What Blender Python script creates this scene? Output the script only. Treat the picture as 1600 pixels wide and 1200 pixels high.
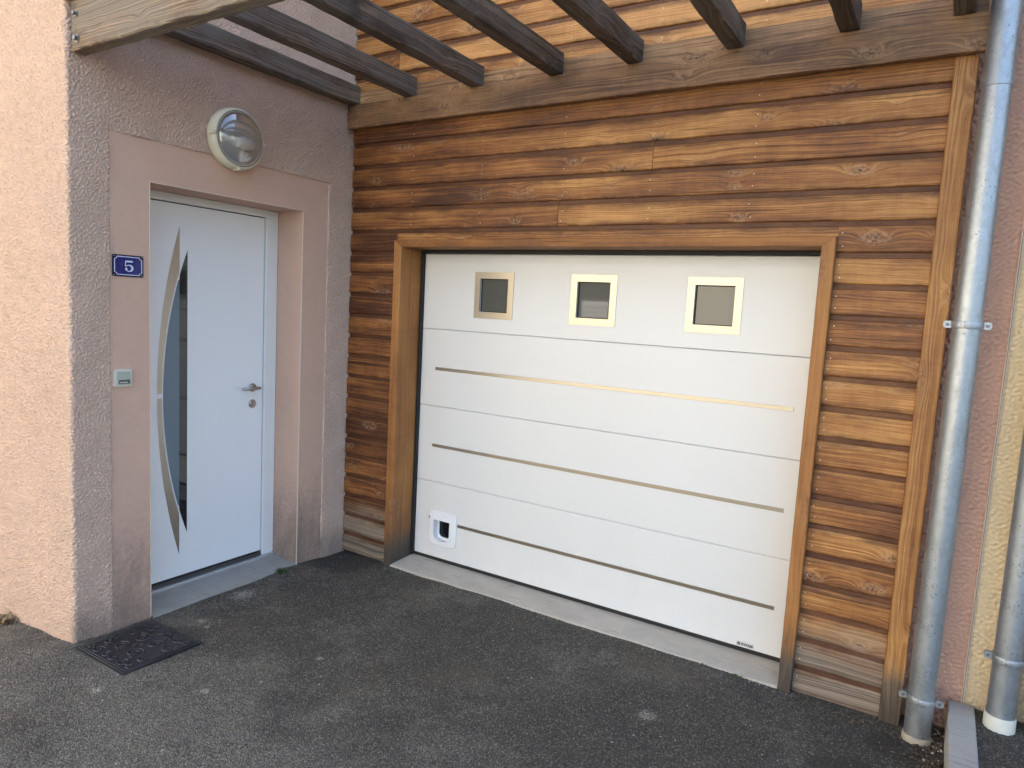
import bpy, bmesh, math, random
import numpy as np
from mathutils import Matrix, Vector

for o in list(bpy.data.objects):
    bpy.data.objects.remove(o)
SC = bpy.context.scene
COL = SC.collection
random.seed(5)

# ------------------------------------------------------------------ camera
cam_d = bpy.data.cameras.new('camera')
cam = bpy.data.objects.new('camera', cam_d)
COL.objects.link(cam)
SC.camera = cam
CR = Vector((0.84705214, 0.52882365, 0.05336871))
CU = Vector((-0.10228297, 0.06364878, 0.99271699))
CF = Vector((-0.52157537, 0.84634176, -0.10800349))
m = Matrix((CR, CU, -CF)).transposed().to_4x4()
m.translation = Vector((3.414, -3.3939, 1.7267))
cam.matrix_world = m
cam_d.sensor_width = 36.0
cam_d.lens = 1082.48 / 1600 * 36
cam_d.clip_start = 0.05
cam_d.clip_end = 500

# ------------------------------------------------------------------ light
SUN_EL, SUN_AZ = math.radians(40), math.radians(20)      # azimuth from +y towards +x
W = bpy.data.worlds.new('World')
SC.world = W
W.use_nodes = True
wn = W.node_tree
bg = wn.nodes['Background']
sky = wn.nodes.new('ShaderNodeTexSky')
sky.sky_type = 'NISHITA'
sky.sun_disc = False
sky.sun_elevation = SUN_EL
sky.sun_rotation = SUN_AZ
sky.dust_density = 2.0
sky.ozone_density = 0.9
wn.links.new(sky.outputs[0], bg.inputs[0])
bg.inputs[1].default_value = 0.16
sun_d = bpy.data.lights.new('sun', 'SUN')
sun_d.energy = 4.8
sun_d.angle = math.radians(0.5)
sun_d.color = (1.0, 0.94, 0.86)
sun = bpy.data.objects.new('sun', sun_d)
COL.objects.link(sun)
sdir = Vector((math.sin(SUN_AZ) * math.cos(SUN_EL), math.cos(SUN_AZ) * math.cos(SUN_EL), math.sin(SUN_EL)))
sun.rotation_euler = sdir.to_track_quat('Z', 'Y').to_euler()
vs = SC.view_settings
vs.view_transform = 'Standard'
vs.look = 'None'
vs.gamma = 1
vs.use_curve_mapping = False
vs.exposure = 2.0

# ------------------------------------------------------------------ helpers: nodes
class G:
    def __init__(s, name, rough=0.6):
        s.m = bpy.data.materials.new(name)
        s.m.use_nodes = True
        s.t = s.m.node_tree
        s.b = s.t.nodes['Principled BSDF']
        s.out = s.t.nodes['Material Output']
        s.b.inputs['Roughness'].default_value = rough
    def set(s, sock, v):
        if hasattr(v, 'is_linked') or isinstance(v, bpy.types.NodeSocket):
            s.t.links.new(v, sock)
        elif isinstance(v, (tuple, list)) and len(v) == 3 and sock.type == 'RGBA':
            sock.default_value = (*v, 1)
        else:
            sock.default_value = v
    def n(s, typ, props=None, **ins):
        k = s.t.nodes.new('ShaderNode' + typ)
        for a, b in (props or {}).items():
            setattr(k, a, b)
        for a, b in ins.items():
            s.set(k.inputs[a], b)
        return k
    def bs(s, **kw):
        for a, b in kw.items():
            s.set(s.b.inputs[a.replace('_', ' ')], b)
    def ma(s, op, a, b=0.0, c=None, clamp=False):
        k = s.t.nodes.new('ShaderNodeMath')
        k.operation = op
        k.use_clamp = clamp
        s.set(k.inputs[0], a)
        s.set(k.inputs[1], b)
        if c is not None:
            s.set(k.inputs[2], c)
        return k.outputs[0]
    def mix(s, f, a, b, mode='MIX'):
        k = s.t.nodes.new('ShaderNodeMix')
        k.data_type = 'RGBA'
        k.blend_type = mode
        s.set(k.inputs[0], f)
        s.set(k.inputs[6], a)
        s.set(k.inputs[7], b)
        return k.outputs[2]
    def ss(s, x, a, b, lo=0.0, hi=1.0):
        k = s.t.nodes.new('ShaderNodeMapRange')
        k.interpolation_type = 'SMOOTHSTEP'
        s.set(k.inputs[0], x)
        for i, v in enumerate((a, b, lo, hi)):
            k.inputs[i + 1].default_value = v
        return k.outputs[0]
    def ramp(s, f, stops):
        k = s.t.nodes.new('ShaderNodeValToRGB')
        e = k.color_ramp.elements
        while len(e) < len(stops):
            e.new(0.5)
        for el, (p, c) in zip(e, stops):
            el.position = p
            el.color = (*c, 1) if len(c) == 3 else c
        s.set(k.inputs[0], f)
        return k.outputs[0]
    def noise(s, v, sc, det=3.0, ro=0.5, dist=0.0):
        k = s.n('TexNoise', None, Vector=v, Scale=sc, Detail=det, Roughness=ro, Distortion=dist)
        return k.outputs[0]
    def vor(s, v, sc, feat='F1', dims='3D', rnd=1.0):
        k = s.t.nodes.new('ShaderNodeTexVoronoi')
        k.voronoi_dimensions = dims
        k.feature = feat
        s.set(k.inputs['Vector'], v)
        k.inputs['Scale'].default_value = sc
        if 'Randomness' in k.inputs:
            k.inputs['Randomness'].default_value = rnd
        return k
    def sep(s, v):
        return s.n('SeparateXYZ', None, Vector=v).outputs
    def comb(s, x, y, z):
        k = s.t.nodes.new('ShaderNodeCombineXYZ')
        for i, v in enumerate((x, y, z)):
            s.set(k.inputs[i], v)
        return k.outputs[0]
    def vmul(s, v, w):
        k = s.t.nodes.new('ShaderNodeVectorMath')
        k.operation = 'MULTIPLY'
        s.set(k.inputs[0], v)
        s.set(k.inputs[1], w)
        return k.outputs[0]
    def obj(s):
        return s.t.nodes.new('ShaderNodeTexCoord').outputs['Object']
    def pos(s):
        return s.t.nodes.new('ShaderNodeNewGeometry').outputs['Position']
    def rnd(s):
        return s.t.nodes.new('ShaderNodeObjectInfo').outputs['Random']
    def bump(s, h, dist, strength=1.0):
        k = s.n('Bump', None, Height=h)
        k.inputs['Distance'].default_value = dist
        k.inputs['Strength'].default_value = strength
        s.t.links.new(k.outputs[0], s.b.inputs['Normal'])
        return k

# ------------------------------------------------------------------ materials
def wood(name, light, mid, dark, grey=None, low=0.0, left_dark=0.0, high_pale=0.0, greyness=0.0,
         knots=1.0, grain=1.0, rough=0.6, relief=0.0012, dirt=0.0, rebate=None, foot=0.0, rf=135.0, kx=2.7, kz=7.0):
    g = G(name, rough)
    r = g.rnd()
    x, y, z = g.sep(g.obj())
    x = g.ma('ADD', x, g.ma('MULTIPLY', r, 53.0))
    v = g.ma('ADD', g.ma('MULTIPLY_ADD', y, 0.8, z), g.ma('MULTIPLY', r, 17.0))
    wob = g.noise(g.comb(g.ma('MULTIPLY', x, 1.3), g.ma('MULTIPLY', v, 5.0), r), 1.0, 3, 0.5)
    # knots: sparse ellipses that bend the grain
    kv = g.vor(g.comb(g.ma('MULTIPLY', x, kx), g.ma('MULTIPLY', v, kz), 0.0), 1.0, 'F1', '2D', 0.9)
    kd = kv.outputs['Distance']
    kr, kg, kb = g.sep(kv.outputs['Color'])
    keep = g.ma('MULTIPLY', g.ss(kr, 0.52, 0.9), knots)
    kn = g.noise(g.comb(g.ma('MULTIPLY', x, 60.0), g.ma('MULTIPLY', v, 60.0), 0.0), 1.0, 2, 0.6)
    kd = g.ma('MULTIPLY', kd, g.ma('MULTIPLY_ADD', kg, 1.1, 0.7))
    kdn = g.ma('ADD', kd, g.ma('MULTIPLY_ADD', kn, 0.24, -0.12))
    bend = g.ma('MULTIPLY', g.ma('POWER', 2.718, g.ma('MULTIPLY', g.ma('MULTIPLY', kd, kd), -16.0)), keep)
    h = g.ma('ADD', v, g.ma('ADD', g.ma('MULTIPLY', bend, 0.055), g.ma('MULTIPLY', wob, 0.07)))
    rings = g.noise(g.comb(g.ma('MULTIPLY', x, 0.25), g.ma('MULTIPLY', h, rf), r), 1.0, 2, 0.55)
    fib = g.noise(g.comb(g.ma('MULTIPLY', x, 9.0), g.ma('MULTIPLY', h, 420.0), r), 1.0, 3, 0.65)
    blot = g.noise(g.comb(g.ma('MULTIPLY', x, 1.6), g.ma('MULTIPLY', v, 6.0), g.ma('ADD', r, 3.0)), 1.0, 4, 0.6)
    saw = g.noise(g.comb(g.ma('MULTIPLY', x, 34.0), g.ma('MULTIPLY', v, 5.0), g.ma('ADD', r, 8.0)), 1.0, 3, 0.7)
    t = g.ma('ADD', g.ma('MULTIPLY_ADD', rings, 0.9 * grain, -0.45 * grain), g.ma('MULTIPLY_ADD', fib, 0.7 * grain, -0.35 * grain))
    t = g.ma('ADD', t, g.ma('MULTIPLY_ADD', blot, 1.35, -0.185))
    t = g.ma('ADD', t, g.ma('MULTIPLY_ADD', saw, 0.2, -0.1))
    t = g.ma('ADD', t, g.ma('MULTIPLY_ADD', g.rnd(), 0.2, -0.10))
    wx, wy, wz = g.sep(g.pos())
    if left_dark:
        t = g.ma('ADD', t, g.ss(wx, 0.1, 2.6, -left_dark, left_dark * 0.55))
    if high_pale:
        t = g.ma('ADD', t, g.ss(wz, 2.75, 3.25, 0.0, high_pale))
    c = g.ramp(t, [(0.10, dark), (0.48, mid), (0.80, light), (1.0, tuple(min(1, a * 1.3 + 0.02) for a in light))])
    gr = grey or (0.25, 0.2, 0.15)
    # pale raised fibres round the knots, dark hearts
    halo = g.ma('MULTIPLY', g.ma('MULTIPLY', g.ss(kdn, 0.36, 0.12), g.ss(kn, 0.40, 0.60)), keep)
    c = g.mix(g.ma('MULTIPLY', halo, 0.6), c, tuple(0.45 * a + 0.75 * b for a, b in zip(light, gr)))
    ringk = g.ma('MULTIPLY', g.ma('MULTIPLY', g.ss(kdn, 0.15, 0.11), g.ss(kdn, 0.055, 0.09)), keep)
    c = g.mix(g.ma('MULTIPLY', ringk, 0.4), c, dark)
    core = g.ma('MULTIPLY', g.ss(kdn, 0.05, 0.02), keep)
    c = g.mix(g.ma('MULTIPLY', core, 0.8), c, tuple(a * 0.6 for a in dark))
    # drying cracks
    ck = g.noise(g.comb(g.ma('MULTIPLY', x, 1.1), g.ma('MULTIPLY', v, 130.0), g.ma('ADD', r, 21.0)), 1.0, 1, 0.4)
    crack = g.ss(ck, 0.73, 0.76)
    c = g.mix(g.ma('MULTIPLY', crack, 0.7), c, tuple(a * 0.4 for a in dark))
    if low:
        f = g.ma('ADD', g.ss(wz, low, 0.05), g.ma('MULTIPLY_ADD', blot, 1.2, -0.75))
        f = g.ma('MULTIPLY', g.ss(f, 0.1, 0.75), g.ss(wz, low * 1.25, low * 0.6))
        c = g.mix(g.ma('MULTIPLY', f, 0.85), c, g.mix(g.ss(rings, 0.35, 0.65), tuple(a * 0.45 for a in gr), gr))
    if greyness:
        gn = g.noise(g.comb(g.ma('MULTIPLY', x, 2.2), g.ma('MULTIPLY', v, 7.0), 4.0), 1.0, 4, 0.6)
        c = g.mix(g.ss(gn, 0.62 - greyness * 0.5, 0.95 - greyness * 0.5), c,
                  g.mix(g.ss(rings, 0.3, 0.7), tuple(a * 0.5 for a in gr), gr))
    if dirt:
        dn = g.noise(g.comb(g.ma('MULTIPLY', x, 3.0), g.ma('MULTIPLY', v, 6.0), 9.0), 1.0, 4, 0.65)
        c = g.mix(g.ss(dn, 0.72 - dirt * 0.5, 0.9 - dirt * 0.4), c, (0.034, 0.025, 0.018))
    if foot:
        fn = g.noise(g.comb(g.ma('MULTIPLY', x, 5.0), g.ma('MULTIPLY', v, 30.0), 2.0), 1.0, 4, 0.65)
        fm = g.ma('MULTIPLY', g.ss(g.ma('SUBTRACT', wz, g.ma('MULTIPLY', fn, foot)), foot * 0.55, -foot * 0.45), 0.85)
        c = g.mix(fm, c, g.mix(rings, (0.03, 0.024, 0.019), (0.075, 0.06, 0.048)))
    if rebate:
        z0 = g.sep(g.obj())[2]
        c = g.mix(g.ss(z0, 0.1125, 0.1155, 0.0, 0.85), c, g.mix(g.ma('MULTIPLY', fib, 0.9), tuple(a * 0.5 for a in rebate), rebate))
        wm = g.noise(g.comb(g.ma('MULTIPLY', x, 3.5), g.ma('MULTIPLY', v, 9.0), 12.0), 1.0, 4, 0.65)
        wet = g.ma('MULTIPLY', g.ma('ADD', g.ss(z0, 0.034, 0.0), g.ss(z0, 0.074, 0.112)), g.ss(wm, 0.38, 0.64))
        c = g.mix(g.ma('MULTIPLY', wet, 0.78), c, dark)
        edge = g.ma('MULTIPLY', g.ss(z0, 0.1060, 0.110), g.ss(z0, 0.1135, 0.111))  # light catching the rounded top edge, painted into the board colour
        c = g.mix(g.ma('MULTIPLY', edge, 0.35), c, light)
    g.bs(Base_Color=c, Roughness=g.ma('MULTIPLY_ADD', blot, 0.25, rough - 0.12))
    hh = g.ma('ADD', g.ma('MULTIPLY', rings, 0.9), g.ma('MULTIPLY', fib, 0.5))
    hh = g.ma('SUBTRACT', hh, g.ma('MULTIPLY', crack, 1.2))
    hh = g.ma('SUBTRACT', hh, g.ma('MULTIPLY', core, 0.8))
    g.bump(hh, relief, 0.9)
    return g.m

M = {}
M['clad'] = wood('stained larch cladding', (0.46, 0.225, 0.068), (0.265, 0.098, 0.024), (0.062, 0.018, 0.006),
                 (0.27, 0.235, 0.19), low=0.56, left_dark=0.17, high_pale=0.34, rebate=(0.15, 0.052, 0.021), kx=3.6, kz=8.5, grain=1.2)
M['post'] = wood('golden larch post', (0.50, 0.26, 0.085), (0.34, 0.155, 0.045), (0.15, 0.05, 0.014),
                 (0.22, 0.17, 0.12), low=0.35, grain=1.1, knots=0.7, foot=0.34)
M['jamb'] = wood('stained jamb wood', (0.40, 0.18, 0.05), (0.30, 0.12, 0.03), (0.13, 0.045, 0.012),
                 (0.2, 0.16, 0.12), low=0.3, grain=0.8, knots=0.6, foot=0.42)
M['ledger'] = wood('weathered ledger wood', (0.42, 0.25, 0.12), (0.26, 0.138, 0.06), (0.09, 0.042, 0.02),
                   (0.25, 0.17, 0.095), greyness=0.1, dirt=0.26, grain=1.25, relief=0.002)
M['beam'] = wood('silvered beam wood', (0.27, 0.185, 0.115), (0.15, 0.092, 0.052), (0.04, 0.022, 0.013),
                 (0.25, 0.205, 0.155), greyness=0.6, dirt=0.3, grain=1.9, relief=0.0028, rough=0.75, rf=170.0)
M['rafter'] = wood('dark weathered rafter wood', (0.19, 0.135, 0.09), (0.07, 0.046, 0.031), (0.02, 0.014, 0.011),
                   (0.17, 0.145, 0.12), greyness=0.5, dirt=0.4, grain=1.6, relief=0.0024, rough=0.7, rf=150.0)

def stucco(name, col, var=0.1, fine=700.0, dist=0.0012, low_dirt=0.35, low_h=0.5, streak=0.5, speck=0.0, side=False):
    g = G(name, 0.9)
    p = g.pos()
    n1 = g.noise(p, 2.3, 4, 0.6)
    n2 = g.noise(p, 26.0, 3, 0.6)
    f = g.noise(p, fine, 2, 0.6)
    t = g.ma('ADD', g.ma('MULTIPLY_ADD', n1, var * 2, 1 - var), g.ma('MULTIPLY_ADD', n2, var, -var / 2))
    c = g.mix(1.0, col, g.comb(t, t, t), 'MULTIPLY')
    x, y, z = g.sep(p)
    st = g.noise(g.comb(g.ma('MULTIPLY', x, 9.0), g.ma('MULTIPLY', y, 9.0), g.ma('MULTIPLY', z, 2.2)), 1.0, 5, 0.65)
    sp = g.noise(p, 40.0, 5, 0.75)
    lowm = g.ma('MULTIPLY', g.ss(z, low_h, 0.0), g.ma('MULTIPLY_ADD', st, 1.1, streak - 0.3), clamp=True)
    lowm = g.ma('MULTIPLY', g.ss(g.ma('ADD', lowm, g.ma('MULTIPLY_ADD', sp, 0.8, -0.4)), 0.0, 1.0), low_dirt)
    if side:
        lowm = g.ma('MULTIPLY', lowm, g.ss(x, -0.05, 0.0, 0.12, 1.0))
    c = g.mix(lowm, c, (0.10, 0.088, 0.078))
    if speck:
        c = g.mix(g.ma('MULTIPLY', g.ss(g.noise(p, 160.0, 2, 0.5), 0.62, 0.72), speck), c, tuple(a * 0.4 for a in col))
    g.bs(Base_Color=c)
    h = g.ma('ADD', g.ma('MULTIPLY', f, 0.6), g.noise(p, 170.0, 3, 0.6))
    g.bump(h, dist, 1.0)
    return g.m
M['pink'] = stucco('rough pink render', (0.68, 0.49, 0.385), low_dirt=0.6, low_h=0.3, side=True, dist=0.003, fine=420.0)
M['pink_smooth'] = stucco('smooth pink render', (0.61, 0.41, 0.315), 0.10, 420.0, 0.0013, 0.7, 0.85, 0.5)
M['yellow'] = stucco('yellow render', (0.85, 0.69, 0.45), low_dirt=0.4, low_h=0.5, dist=0.003)
M['pink_party'] = stucco('deep pink render', (0.66, 0.40, 0.295), low_dirt=0.6, low_h=0.3, dist=0.003)
M['cream'] = stucco('cream render', (0.84, 0.77, 0.60), low_dirt=0.2)

def plain(name, col, rough=0.5, metal=0.0, var=0.05, scale=8.0, bump=0.0, bscale=60.0, spec=0.5, coat=0.0):
    g = G(name, rough)
    p = g.obj()
    n = g.noise(p, scale, 4, 0.6)
    t = g.ma('MULTIPLY_ADD', n, var * 2, 1 - var)
    g.bs(Base_Color=g.mix(1.0, col, g.comb(t, t, t), 'MULTIPLY'), Metallic=metal,
         Roughness=g.ma('MULTIPLY_ADD', n, 0.12, rough - 0.06))
    g.b.inputs['Specular IOR Level'].default_value = spec
    g.b.inputs['Coat Weight'].default_value = coat
    if bump:
        g.bump(g.noise(p, bscale, 3, 0.6), bump, 0.6)
    return g.m
M['door_white'] = plain('white door paint', (0.84, 0.85, 0.86), 0.32, var=0.015, bump=0.0002, bscale=5)
M['upvc'] = plain('white frame', (0.78, 0.78, 0.77), 0.35, var=0.03)
def garage_paint():
    g = G('white lacquered steel', 0.34)
    p = g.pos()
    x, y, z = g.sep(p)
    n = g.noise(p, 3.0, 4, 0.6)
    t = g.ma('MULTIPLY_ADD', n, 0.05, 0.975)
    c = g.mix(1.0, (0.73, 0.73, 0.72), g.comb(t, t, t), 'MULTIPLY')
    st = g.noise(g.comb(g.ma('MULTIPLY', x, 9.0), 0.0, g.ma('MULTIPLY', z, 2.5)), 1.0, 5, 0.7)
    sp = g.noise(p, 130.0, 3, 0.7)
    d = g.ma('MULTIPLY', g.ss(z, 0.42, 0.03), g.ma('ADD', g.ma('MULTIPLY', g.ss(st, 0.42, 0.7), 0.05), g.ma('MULTIPLY', g.ss(sp, 0.62, 0.74), 0.16)))
    c = g.mix(d, c, (0.33, 0.30, 0.26))
    g.bs(Base_Color=c, Roughness=g.ma('MULTIPLY_ADD', n, 0.16, 0.28))
    g.bump(g.ma('ADD', g.noise(p, 3.0, 3, 0.5), g.ma('MULTIPLY', g.noise(p, 420.0, 2, 0.5), 0.06)), 0.0014, 0.7)
    return g.m
M['garage_white'] = garage_paint()
M['flap_white'] = plain('white flap plastic', (0.82, 0.83, 0.85), 0.3, var=0.02)
M['black'] = plain('black rubber', (0.012, 0.012, 0.013), 0.6)
M['mat'] = plain('doormat rubber', (0.022, 0.022, 0.025), 0.4, var=0.3, scale=40, bump=0.002, bscale=400)
M['bead'] = plain('cream corner bead', (0.66, 0.56, 0.47), 0.5, var=0.1, scale=30)
M['dark_metal'] = plain('dark drip bar', (0.06, 0.055, 0.055), 0.45)
M['alu'] = plain('aluminium sill', (0.55, 0.57, 0.6), 0.35, metal=0.7, var=0.15, scale=12)
M['handle'] = plain('handle metal', (0.40, 0.37, 0.35), 0.3, metal=1.0)
M['bolt'] = plain('bolt steel', (0.22, 0.22, 0.23), 0.5, metal=0.8, var=0.3, scale=60)
M['nail'] = plain('nail head', (0.75, 0.70, 0.62), 0.3, metal=0.6)
M['beige'] = plain('aged cream plastic', (0.66, 0.63, 0.50), 0.4, var=0.12, scale=10)
M['bell'] = plain('grey white plastic', (0.62, 0.62, 0.56), 0.35, var=0.04)
M['bell_rocker'] = plain('greenish rocker plastic', (0.42, 0.45, 0.38), 0.3)
M['bell_dark'] = plain('dark name window', (0.10, 0.11, 0.11), 0.15)
M['blue'] = plain('blue enamel', (0.012, 0.022, 0.15), 0.18, var=0.1, scale=40, coat=0.5)
M['enamel_dark'] = plain('dark blue enamel rim', (0.006, 0.009, 0.05), 0.2)
M['enamel_white'] = plain('white enamel', (0.62, 0.68, 0.86), 0.2)
M['shutter'] = plain('white shutter paint', (0.8, 0.8, 0.78), 0.5)
M['tile'] = plain('clay roof', (0.30, 0.11, 0.06), 0.8, var=0.3)
M['mast'] = plain('pale sealant', (0.42, 0.375, 0.29), 0.7, var=0.15, scale=30, bump=0.002)
M['backing'] = plain('dark timber backing', (0.05, 0.025, 0.012), 0.9)
M['text_black'] = plain('black print', (0.02, 0.02, 0.02), 0.5)
M['label'] = plain('label film', (0.62, 0.62, 0.60), 0.35)

def brushed(name, col, rough):
    g = G(name, rough)
    x, y, z = g.sep(g.obj())
    n = g.noise(g.comb(g.ma('MULTIPLY', x, 3.0), y, g.ma('MULTIPLY', z, 900.0)), 1.0, 2, 0.5)
    t = g.ma('MULTIPLY_ADD', n, 0.16, 0.92)
    g.bs(Base_Color=g.mix(1.0, col, g.comb(t, t, t), 'MULTIPLY'), Metallic=1.0, Roughness=g.ma('MULTIPLY_ADD', n, 0.1, rough - 0.05))
    return g.m
M['steel'] = brushed('brushed steel', (0.44, 0.405, 0.345), 0.36)
M['steel_door'] = brushed('brushed steel inlay', (0.50, 0.46, 0.41), 0.38)

def zinc():
    g = G('galvanised zinc', 0.4)
    p = g.obj()
    v = g.vor(g.vmul(p, (1, 1, 0.6)), 75.0)
    a, b, c_ = g.sep(v.outputs['Color'])
    n = g.noise(p, 5.0, 5, 0.65)
    sp = g.noise(g.vmul(p, (1, 1, 0.7)), 150.0, 3, 0.6)
    spots = g.ma('MULTIPLY', g.ss(sp, 0.60, 0.68), g.ss(g.noise(p, 7.0, 3, 0.6), 0.42, 0.62))
    t = g.ma('ADD', g.ma('MULTIPLY', a, 0.10), g.ma('MULTIPLY_ADD', n, 0.36, 0.56))
    c = g.mix(1.0, (0.50, 0.54, 0.58), g.comb(t, t, t), 'MULTIPLY')
    c = g.mix(spots, c, (0.14, 0.155, 0.17))
    g.bs(Base_Color=c, Metallic=0.9, Roughness=g.ma('MULTIPLY_ADD', n, 0.3, g.ma('MULTIPLY_ADD', b, 0.1, 0.30)))
    g.bump(g.noise(p, 9.0, 3, 0.6), 0.006, 0.35)
    return g.m
M['zinc'] = zinc()

def glassy(name, col, rough=0.04, ior=1.7, coat=0.0):
    g = G(name, rough)
    g.bs(Base_Color=col)
    g.b.inputs['IOR'].default_value = ior
    g.b.inputs['Coat Weight'].default_value = coat
    g.bump(g.noise(g.obj(), 3.0, 2, 0.5), 0.001, 0.25)
    return g.m
M['glass_dark'] = glassy('dark door glass', (0.008, 0.010, 0.014), 0.03, 1.75)
M['glass_frost'] = glassy('frosted blue grey glass', (0.12, 0.18, 0.23), 0.12, 1.6)
M['pane'] = glassy('grey garage pane', (0.10, 0.10, 0.09), 0.03, 1.55)
M['flap_pane'] = glassy('smoked flap pane', (0.008, 0.009, 0.012), 0.1, 1.45)

def lamp_glass():
    g = G('clear lamp glass')
    tr = g.n('BsdfTransparent', None, Color=(0.80, 0.82, 0.82))
    gl = g.n('BsdfGlossy', None, Color=(0.95, 0.96, 1.0), Roughness=0.14)
    lw = g.n('LayerWeight')
    lw.inputs['Blend'].default_value = 0.35
    f = g.ma('MULTIPLY_ADD', lw.outputs['Facing'], 0.7, 0.12, clamp=True)
    mx = g.n('MixShader', None)
    g.t.links.new(f, mx.inputs[0])
    g.t.links.new(tr.outputs[0], mx.inputs[1])
    g.t.links.new(gl.outputs[0], mx.inputs[2])
    g.t.links.new(mx.outputs[0], g.out.inputs['Surface'])
    return g.m
M['lamp_glass'] = lamp_glass()
M['reflector'] = plain('lamp reflector', (0.55, 0.53, 0.50), 0.35, metal=0.2)
M['bulb'] = plain('opal bulb', (0.80, 0.80, 0.77), 0.25)

def asphalt():
    g = G('worn asphalt', 0.85)
    p = g.pos()
    x, y, z = g.sep(p)
    v = g.vor(p, 175.0)
    a, b, c_ = g.sep(v.outputs['Color'])
    v2 = g.vor(p, 320.0)
    a2, b2, c2 = g.sep(v2.outputs['Color'])
    big = g.noise(p, 1.4, 4, 0.6)
    med = g.noise(p, 7.0, 4, 0.65)
    wear_bounce = g.ma('ADD', g.ma('MULTIPLY_ADD', big, 1.9, -0.62), g.ma('MULTIPLY_ADD', med, 0.8, -0.4))
    wear_bounce = g.ma('ADD', wear_bounce, g.ss(g.ma('ADD', y, g.ma('MULTIPLY', x, 0.35)), -0.2, -1.9, -0.18, 0.3))  # paler towards street and left: bounced light painted on top of the wear
    st = g.ramp(g.ma('ADD', g.ma('MULTIPLY', a, 0.75), g.ma('MULTIPLY', a2, 0.25)),
                [(0.05, (0.085, 0.079, 0.070)), (0.6, (0.19, 0.176, 0.155)), (0.93, (0.32, 0.30, 0.265)), (1.0, (0.45, 0.43, 0.38))])
    dk = g.ramp(a, [(0.0, (0.045, 0.042, 0.037)), (0.8, (0.105, 0.097, 0.085)), (1.0, (0.24, 0.225, 0.195))])
    c = g.mix(g.ss(wear_bounce, 0.12, 0.72), dk, st)
    # bitumen between the stones
    c = g.mix(g.ma('MULTIPLY', g.ss(v.outputs['Distance'], 0.45, 0.75), 0.6), c, (0.022, 0.021, 0.02))
    # brownish dust and white scuffs
    du = g.noise(g.comb(x, y, 7.0), 2.6, 5, 0.65)
    c = g.mix(g.ma('MULTIPLY', g.ss(du, 0.52, 0.72), 0.4), c, (0.13, 0.10, 0.07))
    sc_ = g.noise(g.comb(x, y, 3.0), 3.1, 3, 0.5)
    sf = g.noise(g.comb(x, y, 5.0), 60.0, 4, 0.75)
    scm = g.ma('MULTIPLY', g.ss(sc_, 0.66, 0.74), g.ss(sf, 0.48, 0.62))
    c = g.mix(g.ma('MULTIPLY', scm, 0.55), c, (0.36, 0.35, 0.33))
    spl = None
    for (sx, sy, sr) in ((0.24, -1.24, 0.05), (0.33, -1.27, 0.03), (1.02, -1.14, 0.035), (0.48, -1.90, 0.04), (0.84, -1.63, 0.04),
                         (2.48, -0.61, 0.07), (0.12, -0.90, 0.13)):
        dd = g.ma('SQRT', g.ma('ADD', g.ma('POWER', g.ma('ABSOLUTE', g.ma('SUBTRACT', x, sx)), 2.0), g.ma('POWER', g.ma('ABSOLUTE', g.ma('SUBTRACT', y, sy)), 2.0)))
        k_ = g.ss(dd, sr * 1.3, sr * 0.1)
        spl = k_ if spl is None else g.ma('MAXIMUM', spl, k_)
    spm = g.ss(g.ma('ADD', spl, g.ma('MULTIPLY_ADD', g.noise(p, 95.0, 5, 0.8), 3.4, -2.0)), 0.35, 0.85)
    c = g.mix(g.ma('MULTIPLY', g.ma('MULTIPLY', spm, g.ss(spl, 0.0, 0.45)), 0.7), c, (0.48, 0.46, 0.42))
    tar_and_spots = None  # tar patches, plus darker spots at wall corner, mat edge and post foot
    for (sx, sy, sr) in ((3.26, -0.50, 0.12), (2.86, -0.86, 0.06), (0.15, -0.12, 0.25), (0.3, -1.42, 0.12), (3.40, -0.22, 0.1)):
        dd = g.ma('SQRT', g.ma('ADD', g.ma('POWER', g.ma('ABSOLUTE', g.ma('SUBTRACT', x, sx)), 2.0), g.ma('POWER', g.ma('ABSOLUTE', g.ma('SUBTRACT', y, sy)), 2.0)))
        k_ = g.ss(g.ma('ADD', dd, g.ma('MULTIPLY_ADD', med, 0.2, -0.1)), sr * 1.25, sr * 0.7)
        tar_and_spots = k_ if tar_and_spots is None else g.ma('MAXIMUM', tar_and_spots, k_)
    c = g.mix(g.ma('MULTIPLY', tar_and_spots, 0.6), c, g.mix(a2, (0.018, 0.017, 0.016), (0.05, 0.045, 0.04)))
    spk = g.ma('MULTIPLY', g.ss(b, 0.978, 0.982), g.ss(v.outputs['Distance'], 0.5, 0.4))
    c = g.mix(g.ma('MULTIPLY', spk, 0.75), c, (0.42, 0.40, 0.36))
    c = g.mix(1.0, c, (1.0, 0.985, 0.90), 'MULTIPLY')
    g.bs(Base_Color=c, Roughness=0.8)
    h = g.ma('SUBTRACT', g.ma('MULTIPLY', a, 0.5), g.ma('MULTIPLY', v.outputs['Distance'], 1.0))
    h = g.ma('ADD', h, g.ma('MULTIPLY', v2.outputs['Distance'], -0.35))
    g.bump(h, 0.006, 0.9)
    return g.m
M['asphalt'] = asphalt()

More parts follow.
